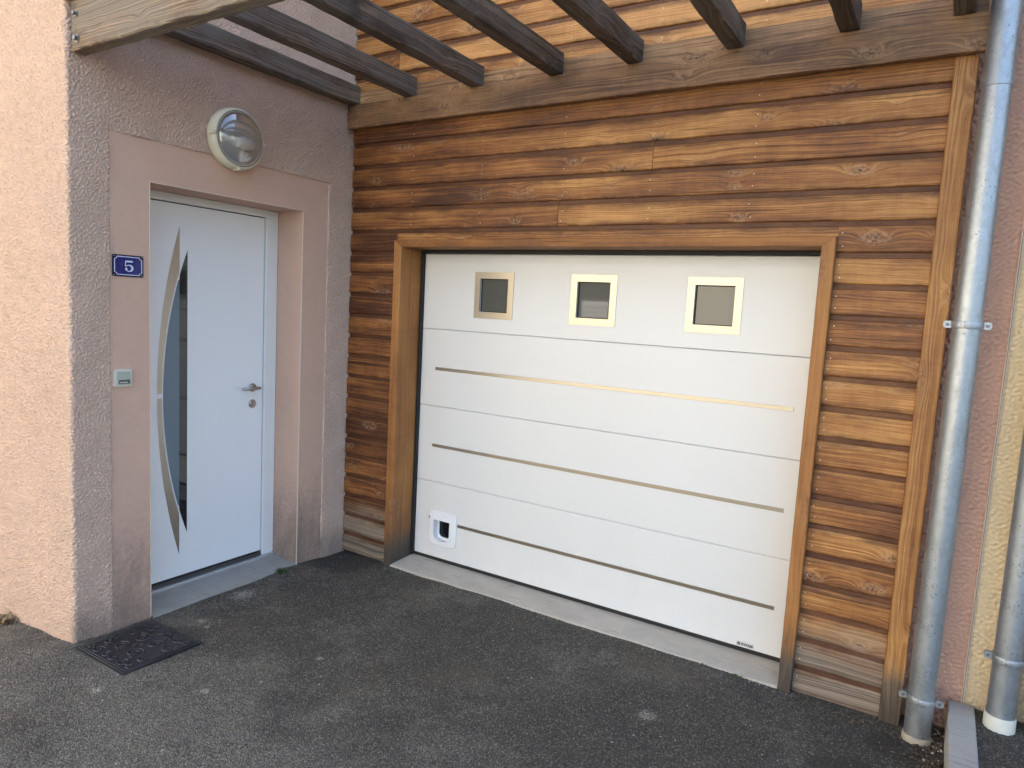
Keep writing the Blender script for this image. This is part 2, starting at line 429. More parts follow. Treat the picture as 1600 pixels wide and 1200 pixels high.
def concrete(name, col, var=0.3):
    g = G(name, 0.85)
    p = g.pos()
    n = g.noise(p, 6.0, 5, 0.65)
    f = g.noise(p, 140.0, 3, 0.6)
    st = g.noise(g.vmul(p, (3, 14, 3)), 3.0, 4, 0.6)
    t = g.ma('ADD', g.ma('MULTIPLY_ADD', n, var * 2, 1 - var), g.ma('MULTIPLY_ADD', f, 0.3, -0.15))
    c = g.mix(1.0, col, g.comb(t, t, t), 'MULTIPLY')
    c = g.mix(g.ma('MULTIPLY', g.ss(st, 0.58, 0.75), 0.5), c, tuple(a * 0.45 for a in col))
    g.bs(Base_Color=c)
    g.bump(g.ma('ADD', f, n), 0.003, 0.7)
    return g.m
M['concrete'] = concrete('pale concrete', (0.47, 0.43, 0.365))
M['step'] = concrete('grey step concrete', (0.31, 0.305, 0.285))
M['kerb'] = concrete('kerb concrete', (0.40, 0.395, 0.37), 0.22)
M['soil'] = concrete('dry soil', (0.085, 0.06, 0.04), 0.6)
M['stone'] = concrete('pale grit', (0.42, 0.39, 0.34), 0.3)
M['leaf'] = plain('small green leaf', (0.05, 0.10, 0.025), 0.6, var=0.3, scale=40)
M['dry_leaf'] = plain('dry straw leaf', (0.22, 0.16, 0.08), 0.8, var=0.3, scale=40)

# ------------------------------------------------------------------ helpers: objects
def tag(o, label=None, cat=None, group=None, kind=None):
    for k, v in (('label', label), ('category', cat), ('group', group), ('kind', kind)):
        if v:
            o[k] = v
    return o
def thing(name, label, cat, loc=(0, 0, 0), group=None):
    o = bpy.data.objects.new(name, None)
    o.empty_display_size = 0.1
    COL.objects.link(o)
    o.location = loc
    return tag(o, label, cat, group)
def link(name, me, mat, parent=None, loc=(0, 0, 0), rot=(0, 0, 0)):
    o = bpy.data.objects.new(name, me)
    COL.objects.link(o)
    o.location = loc
    o.rotation_euler = rot
    if parent is not None:
        # all things are unrotated empties or meshes: keep world placement
        o.parent = parent
        bpy.context.view_layer.update()
        o.matrix_parent_inverse = parent.matrix_world.inverted()
    if mat is not None and not me.materials:
        me.materials.append(M[mat] if isinstance(mat, str) else mat)
    return o
def mesh(name, v, f, smooth=False):
    me = bpy.data.meshes.new(name)
    me.from_pydata([tuple(a) for a in v], [], f)
    me.validate()
    if smooth:
        me.shade_smooth()
    me.update()
    return me
def bm_mesh(name, bm, smooth=False):
    bmesh.ops.recalc_face_normals(bm, faces=bm.faces)
    me = bpy.data.meshes.new(name)
    bm.to_mesh(me)
    bm.free()
    if smooth:
        me.shade_smooth()
    return me
def bm_box(bm, lo, hi, bevel=0.0, segs=1):
    lo, hi = Vector(lo), Vector(hi)
    r = bmesh.ops.create_cube(bm, size=1.0)
    for v in r['verts']:
        v.co = Vector((lo[i] + (v.co[i] + 0.5) * (hi[i] - lo[i]) for i in range(3)))
    if bevel:
        es = list({e for v in r['verts'] for e in v.link_edges})
        bmesh.ops.bevel(bm, geom=es, offset=bevel, segments=segs, affect='EDGES', profile=0.5)
def box(name, lo, hi, mat, parent=None, bevel=0.0, segs=1):
    c = [(a + b) / 2 for a, b in zip(lo, hi)]
    bm = bmesh.new()
    bm_box(bm, [a - k for a, k in zip(lo, c)], [a - k for a, k in zip(hi, c)], bevel, segs)
    return link(name, bm_mesh(name, bm), mat, parent, c)
def beam(name, lo, hi, axis, mat, parent, bevel=0.003, rough=0.0, seg=0.07):
    """timber member: local X runs along its length"""
    d = [b - a for a, b in zip(lo, hi)]
    if axis == 'x':
        L, w, h, rot, org = d[0], d[1], d[2], (0, 0, 0), (lo[0], lo[1], lo[2])
    elif axis == 'y':
        L, w, h, rot, org = d[1], d[0], d[2], (0, 0, math.pi / 2), (hi[0], lo[1], lo[2])
    else:
        L, w, h, rot, org = d[2], d[1], d[0], (0, -math.pi / 2, 0), (hi[0], lo[1], lo[2])
    n = max(1, int(L / seg)) if rough else 1
    rg = random.Random(int(L * 1000) * 31 + int(lo[0] * 1000) * 7 + ord(axis))
    b = bevel
    sec = [(b, 0), (w - b, 0), (w, b), (w, h - b), (w - b, h), (b, h), (0, h - b), (0, b)]
    vs_, fs = [], []
    for i in range(n + 1):
        for (yy, zz) in sec:
            k = rough
            vs_.append((L * i / n, yy + rg.uniform(-k, k), zz + rg.uniform(-k, k)))
    for i in range(n):
        for j in range(8):
            q = (j + 1) % 8
            fs.append((i * 8 + j, i * 8 + q, (i + 1) * 8 + q, (i + 1) * 8 + j))
    fs.append(tuple(range(7, -1, -1)))
    fs.append(tuple(n * 8 + j for j in range(8)))
    bm = bmesh.new()
    bvs = [bm.verts.new(v) for v in vs_]
    for f in fs:
        bm.faces.new([bvs[i] for i in f])
    return link(name, bm_mesh(name, bm), mat, parent, org, rot)
def prism(name, poly, axis, d0, d1, mat, parent=None, bevel=0.0, smooth=False):
    """poly in the plane across axis ('x': (y,z); 'y': (x,z); 'z': (x,y)), extruded d0..d1"""
    def P(a, b, d):
        return {'x': (d, a, b), 'y': (a, d, b), 'z': (a, b, d)}[axis]
    c = [sum(p[i] for p in poly) / len(poly) for i in (0, 1)]
    n = len(poly)
    bm = bmesh.new()
    A = [bm.verts.new(P(p[0] - c[0], p[1] - c[1], 0)) for p in poly]
    B = [bm.verts.new(P(p[0] - c[0], p[1] - c[1], d1 - d0)) for p in poly]
    bm.faces.new(A)
    bm.faces.new(B[::-1])
    for i in range(n):
        bm.faces.new((A[i], B[i], B[(i + 1) % n], A[(i + 1) % n]))
    return link(name, bm_mesh(name, bm, smooth), mat, parent, P(c[0], c[1], d0))
def band(name, outer, inner, axis, d0, d1, mat, parent=None, close=True):
    """ring between two loops of the same length, extruded"""
    def P(a, b, d):
        return {'x': (d, a, b), 'y': (a, d, b), 'z': (a, b, d)}[axis]
    n = len(outer)
    c = [sum(p[i] for p in outer) / n for i in (0, 1)]
    bm = bmesh.new()
    q = []
    for loop in (outer, inner):
        for d in (0, d1 - d0):
            q.append([bm.verts.new(P(p[0] - c[0], p[1] - c[1], d)) for p in loop])
    for i in range(n if close else n - 1):
        j = (i + 1) % n
        bm.faces.new((q[0][i], q[0][j], q[2][j], q[2][i]))
        bm.faces.new((q[1][i], q[1][j], q[3][j], q[3][i]))
        bm.faces.new((q[0][i], q[0][j], q[1][j], q[1][i]))
        bm.faces.new((q[2][i], q[2][j], q[3][j], q[3][i]))
    return link(name, bm_mesh(name, bm), mat, parent, P(c[0], c[1], d0))
def bm_tube(bm, pts, r, n=8, caps=True):
    pts = [Vector(p) for p in pts]
    rings = []
    for i, p in enumerate(pts):
        t = (pts[min(i + 1, len(pts) - 1)] - pts[max(i - 1, 0)]).normalized()
        a = t.cross(Vector((0, 0, 1)))
        if a.length < 0.1:
            a = t.cross(Vector((1, 0, 0)))
        a.normalize()
        b = t.cross(a)
        rr = r[i] if isinstance(r, (list, tuple)) else r
        rings.append([bm.verts.new(p + rr * (math.cos(2 * math.pi * k / n) * a + math.sin(2 * math.pi * k / n) * b)) for k in range(n)])
    for i in range(len(rings) - 1):
        for k in range(n):
            bm.faces.new((rings[i][k], rings[i][(k + 1) % n], rings[i + 1][(k + 1) % n], rings[i + 1][k]))
    if caps:
        bm.faces.new(rings[0])
        bm.faces.new(rings[-1][::-1])
def lathe(name, prof, axis, org, mat, parent=None, n=48, smooth=True, caps=True):
    """profile (radius, along axis) turned about the axis through org"""
    bm = bmesh.new()
    rings = []
    for (r, d) in prof:
        ring = []
        for k in range(n):
            a = 2 * math.pi * k / n
            u, w = r * math.cos(a), r * math.sin(a)
            ring.append(bm.verts.new({'x': (d, u, w), 'y': (u, d, w), 'z': (u, w, d)}[axis]))
        rings.append(ring)
    for i in range(len(rings) - 1):
        for k in range(n):
            bm.faces.new((rings[i][k], rings[i][(k + 1) % n], rings[i + 1][(k + 1) % n], rings[i + 1][k]))
    if caps:
        bm.faces.new(rings[0])
        bm.faces.new(rings[-1][::-1])
    me = bm_mesh(name, bm, smooth)
    if smooth:
        try:
            me.set_sharp_from_angle(angle=math.radians(40))
        except Exception:
            pass
    return link(name, me, mat, parent, org)
def rrect(x0, x1, z0, z1, r, n=5, rb=None):
    rb = r if rb is None else rb
    pts = []
    for (cx, cz, a0, rr) in ((x1 - r, z1 - r, 0, r), (x0 + r, z1 - r, 90, r), (x0 + rb, z0 + rb, 180, rb), (x1 - rb, z0 + rb, 270, rb)):
        for k in range(n + 1):
            a = math.radians(a0 + 90 * k / n)
            pts.append((cx + rr * math.cos(a), cz + rr * math.sin(a)))
    return pts
def bandnoise(h, w, res, lam, sig, seed):
    rg = np.random.default_rng(seed)
    f = np.fft.rfft2(rg.standard_normal((h, w)))
    fy = np.fft.fftfreq(h, res)[:, None]
    fx = np.fft.rfftfreq(w, res)[None, :]
    k = np.sqrt(fx * fx + fy * fy) + 1e-9
    f *= np.exp(-(np.log(k * lam)) ** 2 / (2 * sig * sig)) / k
    n = np.fft.irfft2(f, (h, w))
    return n / n.std()
def grid_mesh(name, co, mask=None, smooth=True):
    """co: (rows, cols, 3) array; mask: (rows-1, cols-1) quads to keep"""
    h, w, _ = co.shape
    idx = np.arange(h * w).reshape(h, w)
    q = np.stack([idx[:-1, :-1], idx[:-1, 1:], idx[1:, 1:], idx[1:, :-1]], -1)
    q = q[mask] if mask is not None else q.reshape(-1, 4)
    used, inv = np.unique(q, return_inverse=True)
    q = inv.reshape(-1, 4)
    co = co.reshape(-1, 3)[used]
    me = bpy.data.meshes.new(name)
    me.vertices.add(len(co))
    me.vertices.foreach_set('co', co.astype(np.float32).ravel())
    me.loops.add(q.size)
    me.loops.foreach_set('vertex_index', q.astype(np.int32).ravel())
    me.polygons.add(len(q))
    me.polygons.foreach_set('loop_start', np.arange(0, q.size, 4, dtype=np.int32))
    me.update(calc_edges=True)
    if smooth:
        me.shade_smooth()
    return me

# ------------------------------------------------------------------ ground
L = 1.7556                                   # the house corner stands at y = -L
def gz(x, y):
    return -0.085 * np.clip(-x, 0, 1.2) - 0.02 * np.clip(1 - np.hypot(x, y) / 0.5, 0, 1)
res = 0.0072
xs = np.arange(-1.0, 3.64, res)
ys = np.arange(-2.9, 0.2, res)
X, Y = np.meshgrid(xs, ys)
a1 = bandnoise(*X.shape, res, 0.016, 0.35, 1)
a2 = bandnoise(*X.shape, res, 0.6, 0.6, 2)
Z = gz(X, Y) + 0.0013 * np.clip(a1, -1.5, 2.5) + 0.003 * a2
fine = np.stack([X, Y, Z], -1)
me = grid_mesh('asphalt_ground', fine)
bm = bmesh.new()
bm.from_mesh(me)
gxs = [-60, -25, -10, -4, -1.2, -0.6, 0, 0.5, 2, 3.6, 10, 60]
gys = [-80, -30, -12, -6, -3, -2, -1, -0.5, 0, 2, 20, 60]
gv = [[bm.verts.new((x, y, float(gz(x, y)) - 0.012)) for x in gxs] for y in gys]
for i in range(len(gys) - 1):
    for j in range(len(gxs) - 1):
        bm.faces.new((gv[i][j], gv[i][j + 1], gv[i + 1][j + 1], gv[i + 1][j]))
bm.to_mesh(me)
bm.free()
me.shade_smooth()
tag(link('ground', me, 'asphalt'), 'worn dark asphalt forecourt in front of the garage', kind='structure')

# neighbour's raised strip and the kerb slab between
res = 0.01
xs = np.arange(3.684, 4.7, res)
ys = np.arange(-1.6, 0.075, res)
X, Y = np.meshgrid(xs, ys)
me = grid_mesh('pavement', np.stack([X, Y, 0.135 + 0.0015 * bandnoise(*X.shape, res, 0.025, 0.3, 4)], -1))
tag(link('pavement', me, 'asphalt'), 'raised asphalt strip right of the concrete kerb', kind='structure')
tag(box('pavement', (3.684, -9, -0.1), (14, 0.3, 0.128), 'asphalt'), 'neighbour forecourt level right of the kerb', kind='structure')
tag(box('kerb', (3.588, -2.6, -0.15), (3.683, 0.055, 0.152), 'kerb', None, 0.006, 2), 'narrow grey concrete kerb slab running out from the wall', kind='structure')

# ------------------------------------------------------------------ the house (left)
house = thing('house', 'pink rendered house with white entrance door, left of the timber garage', 'house', (-0.5, -0.9, 0))
OY0, OY1, OZ = -1.3695, -0.3975, 2.2547        # door opening
SY0, SY1, SZ = -1.5697, -0.1985, 2.4558        # smooth surround
res = 0.0037
per = []
for x in np.arange(-1.2, -0.014, res):
    per.append((x, -L, 0, -1))
for k in range(5):
    a = math.radians(-90 + 90 * k / 4)
    per.append((-0.014 + 0.014 * math.cos(a), -L + 0.014 + 0.014 * math.sin(a), math.cos(a), math.sin(a)))
ye = list(np.arange(-L + 0.014 + res, 0.02, res))
ye = sorted(ye + [SY0, SY1])
ye = [y for i, y in enumerate(ye) if i == 0 or y - ye[i - 1] > 0.0015 or y in (SY0, SY1)]
for y in ye:
    per.append((0, y, 1, 0))
per = np.array(per)
zs = sorted(list(np.arange(-0.15, 4.13, res)) + [SZ])
zs = np.array(zs)
n1 = bandnoise(len(zs), len(per), res, 0.0135, 0.5, 11)
n2 = bandnoise(len(zs), len(per), res, 0.008, 0.35, 12)
hgt = n1 + 1.0 * n2
hgt = np.where(hgt > 0, np.abs(hgt) ** 0.8, hgt * 1.25)
hgt = 0.0050 * np.tanh(hgt * 0.6) - 0.0006
hgt += 0.002 * bandnoise(len(zs), len(per), res, 0.3, 0.5, 13)
co = np.zeros((len(zs), len(per), 3))
co[..., 0] = per[None, :, 0] + per[None, :, 2] * hgt
co[..., 1] = per[None, :, 1] + per[None, :, 3] * hgt
co[..., 2] = zs[:, None] + 0.0015 * n2
pm = (per[:-1, :] + per[1:, :]) / 2
zm = (zs[:-1] + zs[1:]) / 2
inside = (pm[None, :, 2] > 0.99) & (pm[None, :, 1] > SY0) & (pm[None, :, 1] < SY1) & (zm[:, None] < SZ)
# ragged lip: push the rim of the rough coat back to the surround
rim = np.zeros((len(zs), len(per)), bool)
k0 = int(np.argmin(np.abs(per[:, 1] - SY0) + (per[:, 2] < 0.99) * 9))
k1 = int(np.argmin(np.abs(per[:, 1] - SY1) + (per[:, 2] < 0.99) * 9))
kz = int(np.argmin(np.abs(zs - SZ)))
rim[:kz + 1, k0] = True
rim[:kz + 1, k1] = True
rim[kz, k0:k1 + 1] = True
jit = 0.004 * bandnoise(len(zs), len(per), res, 0.03, 0.4, 14)
co[rim, 0] = -0.016
co[:kz + 1, k0, 1] = SY0 + jit[:kz + 1, k0]
co[:kz + 1, k1, 1] = SY1 + jit[:kz + 1, k1]
co[kz, k0:k1 + 1, 2] = SZ + jit[kz, k0:k1 + 1]
link('wall', grid_mesh('wall', co, ~inside), 'pink', house)
bm = bmesh.new()
bm_box(bm, (-9, -L + 0.02, -0.4), (-0.32, 8, 6.3))
bm_box(bm, (-0.32, -L + 0.02, 4.12), (-0.02, 0.0, 6.3))
bm_box(bm, (-9.0, -L + 0.001, -0.4), (-1.19, -L + 0.02, 4.15))
bm_box(bm, (-9.0, -L + 0.001, 4.15), (-0.0, -L + 0.02, 6.3))
link('wall_core', bm_mesh('wall_core', bm), 'pink', house)
# roof
bm = bmesh.new()
bm_box(bm, (-9.4, -L - 0.35, 6.3), (0.3, 8.3, 6.42))
rv = [bm.verts.new(p) for p in ((-9.4, -L - 0.35, 6.421), (0.3, -L - 0.35, 6.421), (0.3, 8.3, 6.421), (-9.4, 8.3, 6.421), (-9.4, 3.2, 8.0), (0.3, 3.2, 8.0))]
for f in ((0, 1, 5, 4), (2, 3, 4, 5), (1, 2, 5), (3, 0, 4)):
    bm.faces.new([rv[i] for i in f])
link('roof', bm_mesh('roof', bm), 'tile', house)

# smooth surround with the opening, and its reveals
XS = -0.0055
bm = bmesh.new()
def fq(pts):
    bm.faces.new([bm.verts.new(p) for p in pts])
e = 0.02
for (a, b, c, d) in ((SY0 - e, OY0, -0.2, OZ), (OY1, SY1 + e, -0.2, OZ), (SY0 - e, SY1 + e, OZ, SZ + e)):
    fq(((XS, a, c), (XS, b, c), (XS, b, d), (XS, a, d)))
link('door_surround', bm_mesh('door_surround', bm), 'pink_smooth', house)
bm = bmesh.new()
RD = -0.30
fq(((XS, OY0, -0.2), (RD, OY0, -0.2), (RD, OY0, OZ), (XS, OY0, OZ)))
fq(((XS, OY1, -0.2), (XS, OY1, OZ), (RD, OY1, OZ), (RD, OY1, -0.2)))
fq(((XS, OY0, OZ), (RD, OY0, OZ), (RD, OY1, OZ), (XS, OY1, OZ)))
link('door_reveal', bm_mesh('door_reveal', bm), 'pink_smooth', house)
t = 0.0035
for (lo, hi) in (((XS - 0.004, OY0 - t, 0.0), (XS + 0.002, OY0 + 0.001, OZ + t)),
                 ((XS - 0.004, OY1 - 0.001, 0.0), (XS + 0.002, OY1 + t, OZ + t)),
                 ((XS - 0.004, OY0 + 0.001, OZ - 0.001), (XS + 0.002, OY1 - 0.001, OZ + t))):
    box('corner_bead', lo, hi, 'bead', house, 0.0008)

# doorstep: sloping concrete, the aluminium sill
bm = bmesh.new()
sv = [bm.verts.new(p) for p in ((0.012, OY0 + 0.001, -0.1), (0.012, OY1 - 0.001, -0.1), (0.010, OY1 - 0.001, 0.004), (0.010, OY0 + 0.001, 0.004),
                                (-0.235, OY1 - 0.001, 0.020), (-0.235, OY0 + 0.001, 0.020))]
bm.faces.new(sv[:4])
bm.faces.new((sv[3], sv[2], sv[4], sv[5]))
link('doorstep', bm_mesh('doorstep', bm), 'step', house)
box('door_sill', (-0.28, OY0 + 0.002, -0.05), (-0.212, OY1 - 0.002, 0.036), 'alu', house, 0.004, 2)

# front door
DX = -0.247
door = box('front_door', (DX - 0.045, -1.36, 0.066), (DX, -0.4895, 2.203), 'door_white', house, 0.003, 2)
box('door_frame', (DX - 0.05, -0.485, 0.036), (-0.232, OY1 - 0.001, 2.2085), 'upvc', door, 0.004, 2)
box('door_frame', (DX - 0.05, OY0 + 0.002, 2.2085), (-0.232, OY1 - 0.001, OZ - 0.001), 'upvc', door, 0.004, 2)
box('door_gasket', (DX - 0.04, OY0 + 0.003, 0.04), (DX - 0.012, -0.484, 2.21), 'black', door)
box('drip_bar', (DX - 0.03, -1.36, 0.037), (DX + 0.008, -0.4895, 0.056), 'dark_metal', door, 0.002)
box('drip_bar', (DX - 0.03, -1.36, 0.057), (DX + 0.002, -0.4895, 0.0655), 'black', door)
ZC = 1.139
def arc(y_tip, y_mid, half, z):
    s = y_tip - y_mid
    R = (half * half + s * s) / (2 * s)
    return y_mid + R - math.sqrt(max(0, R * R - (z - ZC) ** 2))
def outer(z): return arc(-1.0595, -1.190, 0.937, z)
def glass_e(z): return arc(-1.0105, -1.1560, 0.817, z)
YV = -1.0585
def zr(a, b, n=24): return [a + (b - a) * i / n for i in range(n + 1)]
# glass: full sail (dark, clear) with a frosted left field
top, bot = ZC + 0.817, ZC - 0.817
zz = zr(bot, top, 48)
zx = [z for z in zz if glass_e(z) < YV]
dark = [(max(glass_e(z), YV), z) for z in zz] + [(-1.0105, top), (-1.0105, bot)][0:0]
prism('glass_pane', [(-1.0104, bot)] + [(max(glass_e(z), YV) - (0 if 0 < i < 48 else 0), z) for i, z in enumerate(zz)][1:-1] + [(-1.0104, top)],
      'x', DX - 0.004, DX + 0.0022, 'glass_dark', door)
prism('frosted_pane', [(glass_e(z), z) for z in zx] + [(YV - 0.0004, zx[-1]), (YV - 0.0004, zx[0])], 'x', DX - 0.004, DX + 0.0022, 'glass_frost', door)
# thin bright edging round the sail
ed_o = [(glass_e(z) - 0.004, z) for z in zr(bot, top, 60)]
ed_i = [(glass_e(z) - 0.0005, z) for z in zr(bot, top, 60)]
band('glass_edging', ed_o, ed_i, 'x', DX - 0.002, DX + 0.003, 'enamel_white' if False else 'upvc', door, False)
# two brushed inlays
def inlay(za, zb):
    zs_ = zr(za, zb, 30)
    lo_ = [(outer(z), z) for z in zs_]
    hi_ = [(min(YV + 0.0, glass_e(z) - 0.008) if ZC - 0.817 < z < ZC + 0.817 else YV, z) for z in zs_]
    return band('inlay_strip', lo_, hi_, 'x', DX - 0.002, DX + 0.0025, 'steel_door', door, False)
inlay(ZC + 0.013, ZC + 0.936)
inlay(ZC - 0.936, ZC - 0.013)
# handle, cylinder
bm = bmesh.new()
bm_tube(bm, [(DX, -0.566, 1.147), (DX + 0.006, -0.566, 1.147), (DX + 0.009, -0.566, 1.147)], [0.026, 0.026, 0.022], 20)
bm_tube(bm, [(DX + 0.008, -0.566, 1.147), (DX + 0.05, -0.566, 1.147)], 0.009, 12)
bm_tube(bm, [(DX + 0.05, -0.545, 1.147), (DX + 0.052, -0.566, 1.147), (DX + 0.054, -0.60, 1.1465), (DX + 0.052, -0.67, 1.146)], [0.0085, 0.0105, 0.0095, 0.0085], 12)
link('handle', bm_mesh('handle', bm, True), 'handle', door)
bm = bmesh.new()
bm_tube(bm, [(DX, -0.566, 1.045), (DX + 0.007, -0.566, 1.045), (DX + 0.010, -0.566, 1.045)], [0.026, 0.026, 0.022], 24)
bm_tube(bm, [(DX + 0.009, -0.566, 1.048), (DX + 0.014, -0.566, 1.048)], 0.009, 14)
bm_box(bm, (DX + 0.009, -0.570, 1.027), (DX + 0.013, -0.562, 1.046))
link('lock', bm_mesh('lock', bm, False), 'handle', door)

# ------------------------------------------------------------------ the garage
garage = thing('garage', 'timber clad garage front with a white sectional door under the pergola', 'garage', (1.7, 0, 0))
bm = bmesh.new()
bm_box(bm, (-0.3, 0.262, -0.4), (3.41, 8, 5.3))
bm_box(bm, (0.03, 0.036, 2.125), (3.40, 0.261, 5.3))
bm_box(bm, (0.03, 0.036, -0.4), (0.40, 0.261, 2.1245))
bm_box(bm, (2.985, 0.036, -0.4), (3.40, 0.261, 2.1245))
link('backing_wall', bm_mesh('backing_wall', bm), 'backing', garage)
bm = bmesh.new()
bm_box(bm, (0.001, -0.35, 5.3), (3.6, 8.3, 5.42))
link('roof', bm_mesh('roof', bm), 'tile', garage)
PH = 0.13704
PROF = [(0.006, 0.0015), (0.002, 0.004), (0.0, 0.009), (0.0, 0.100), (0.0012, 0.106), (0.0045, 0.1115), (0.0125, 0.1155), (0.0135, 0.117), (0.0135, 0.146),
        (0.034, 0.146), (0.034, 0.0105), (0.016, 0.0105), (0.015, 0.0015)]
plank_cache = {}
def plank_mesh(length):
    key = round(length, 4)
    if key in plank_cache:
        return plank_cache[key]
    n = len(PROF)
    vs_ = [(0, y, z) for y, z in PROF] + [(length, y, z) for y, z in PROF]
    fs = [(i, (i + 1) % n, n + (i + 1) % n, n + i) for i in range(n)] + [tuple(range(n)), tuple(range(2 * n - 1, n - 1, -1))]
    bm = bmesh.new()
    bv = [bm.verts.new(v) for v in vs_]
    for f in fs:
        bm.faces.new([bv[i] for i in f])
    me = bm_mesh('plank', bm)
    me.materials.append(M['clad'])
    plank_cache[key] = me
    return me
rp = random.Random(3)
nails = bmesh.new()
def nail(x, y, z, r=0.0028):
    bm_tube(nails, [(x, y + 0.001, z), (x, y - 0.0012, z), (x, y - 0.002, z)], [r, r, r * 0.6], 6)
def plank(x0, x1, z):
    jy = rp.uniform(-0.0015, 0.0015)
    o = link('plank', plank_mesh(x1 - x0), None, garage, (x0, jy, z + rp.uniform(-0.001, 0.001)))
    o.rotation_euler = (0, rp.uniform(-0.0006, 0.0006), 0)
    for nx in (0.52, 1.04, 1.58, 2.08, 2.58, 2.99, 3.0):
        if x0 + 0.01 < nx < x1 and nx < 2.985 or (x0 > 2.9 and nx == 2.99):
            nail(nx + rp.uniform(-0.006, 0.006), jy, z + 0.030 + rp.uniform(-0.004, 0.004))
            nail(nx + rp.uniform(-0.006, 0.006), jy, z + 0.084 + rp.uniform(-0.004, 0.004))
XL, XR = 0.006, 3.3365
joints = {2: 2.081, 4: 1.5575, -3: 0.378, -5: 2.3, -8: 1.1}
for k in range(20, -14, -1):
    z = 2.7348 - PH * k
    if z + 0.11 < 2.11:
        plank(XL, 0.4125, z)
        plank(2.9705, XR, z)
    elif z < 2.11:
        plank(XL, 0.4125, z)
        plank(2.9705, XR, z)
        # the strip that shows above the head of the door frame
        bmz = plank_mesh(2.5574)
        me = bmz.copy()
        for v in me.vertices:
            if v.co.z < 2.1195 - z:
                v.co.z = 2.1195 - z
        link('plank', me, None, garage, (0.413, 0, z))
    elif k in joints:
        plank(XL, joints[k] - 0.0015, z)
        plank(joints[k] + 0.0015, XR, z)
    else:
        plank(XL, XR, z)
tag(link('nail_heads', bm_mesh('nail_heads', nails), 'nail', garage), kind='stuff')
beam('corner_post', (3.3375, -0.022, -0.02), (3.4205, 0.05, 2.8215), 'z', 'post', garage, 0.004, 0.0008)
# frame round the door
FY0, FY1 = -0.032, 0.20
beam('door_jamb', (0.4135, FY0, -0.02), (0.4725, FY1, 2.0725), 'z', 'jamb', garage, 0.004, 0.0006)
beam('door_jamb', (2.9115, FY0, -0.02), (2.9695, FY1, 2.0725), 'z', 'jamb', garage, 0.004, 0.0006)
HH = 0.0452
hd = beam('door_head', (0.4135, FY0, 2.0733), (2.9695, FY1, 2.1185), 'x', 'jamb', garage, 0.004, 0.0006)
for v in hd.data.vertices:
    k = 1 - v.co.z / HH
    if v.co.x < 0.001:
        v.co.x += 0.0585 * k
    elif v.co.x > 2.555:
        v.co.x -= 0.0585 * k
for side_, jb in enumerate([o for o in garage.children if o.name.startswith('door_jamb')]):
    hz = 0.059 if side_ == 0 else 0.058
    for v in jb.data.vertices:
        if v.co.x > 2.09:
            k = v.co.z / hz
            v.co.x += HH * (k if jb.location.x < 1 else 1 - k)
# concrete sill
ssx = np.linspace(0.4735, 2.9105, 130)
rg = np.random.default_rng(9)
bm = bmesh.new()
rows = []
fr = -0.032 + 0.004 * np.convolve(rg.standard_normal(134), np.ones(5) / 5, 'valid')[:130]
for i, x in enumerate(ssx):
    rows.append([bm.verts.new((x, fr[i] - 0.004, -0.06)), bm.verts.new((x, fr[i], 0.006)), bm.verts.new((x, fr[i] + 0.008, 0.010)), bm.verts.new((x, 0.26, 0.026))])
for i in range(129):
    for j in range(3):
        bm.faces.new((rows[i][j], rows[i + 1][j], rows[i + 1][j + 1], rows[i][j + 1]))
link('door_sill', bm_mesh('door_sill', bm), 'concrete', garage)

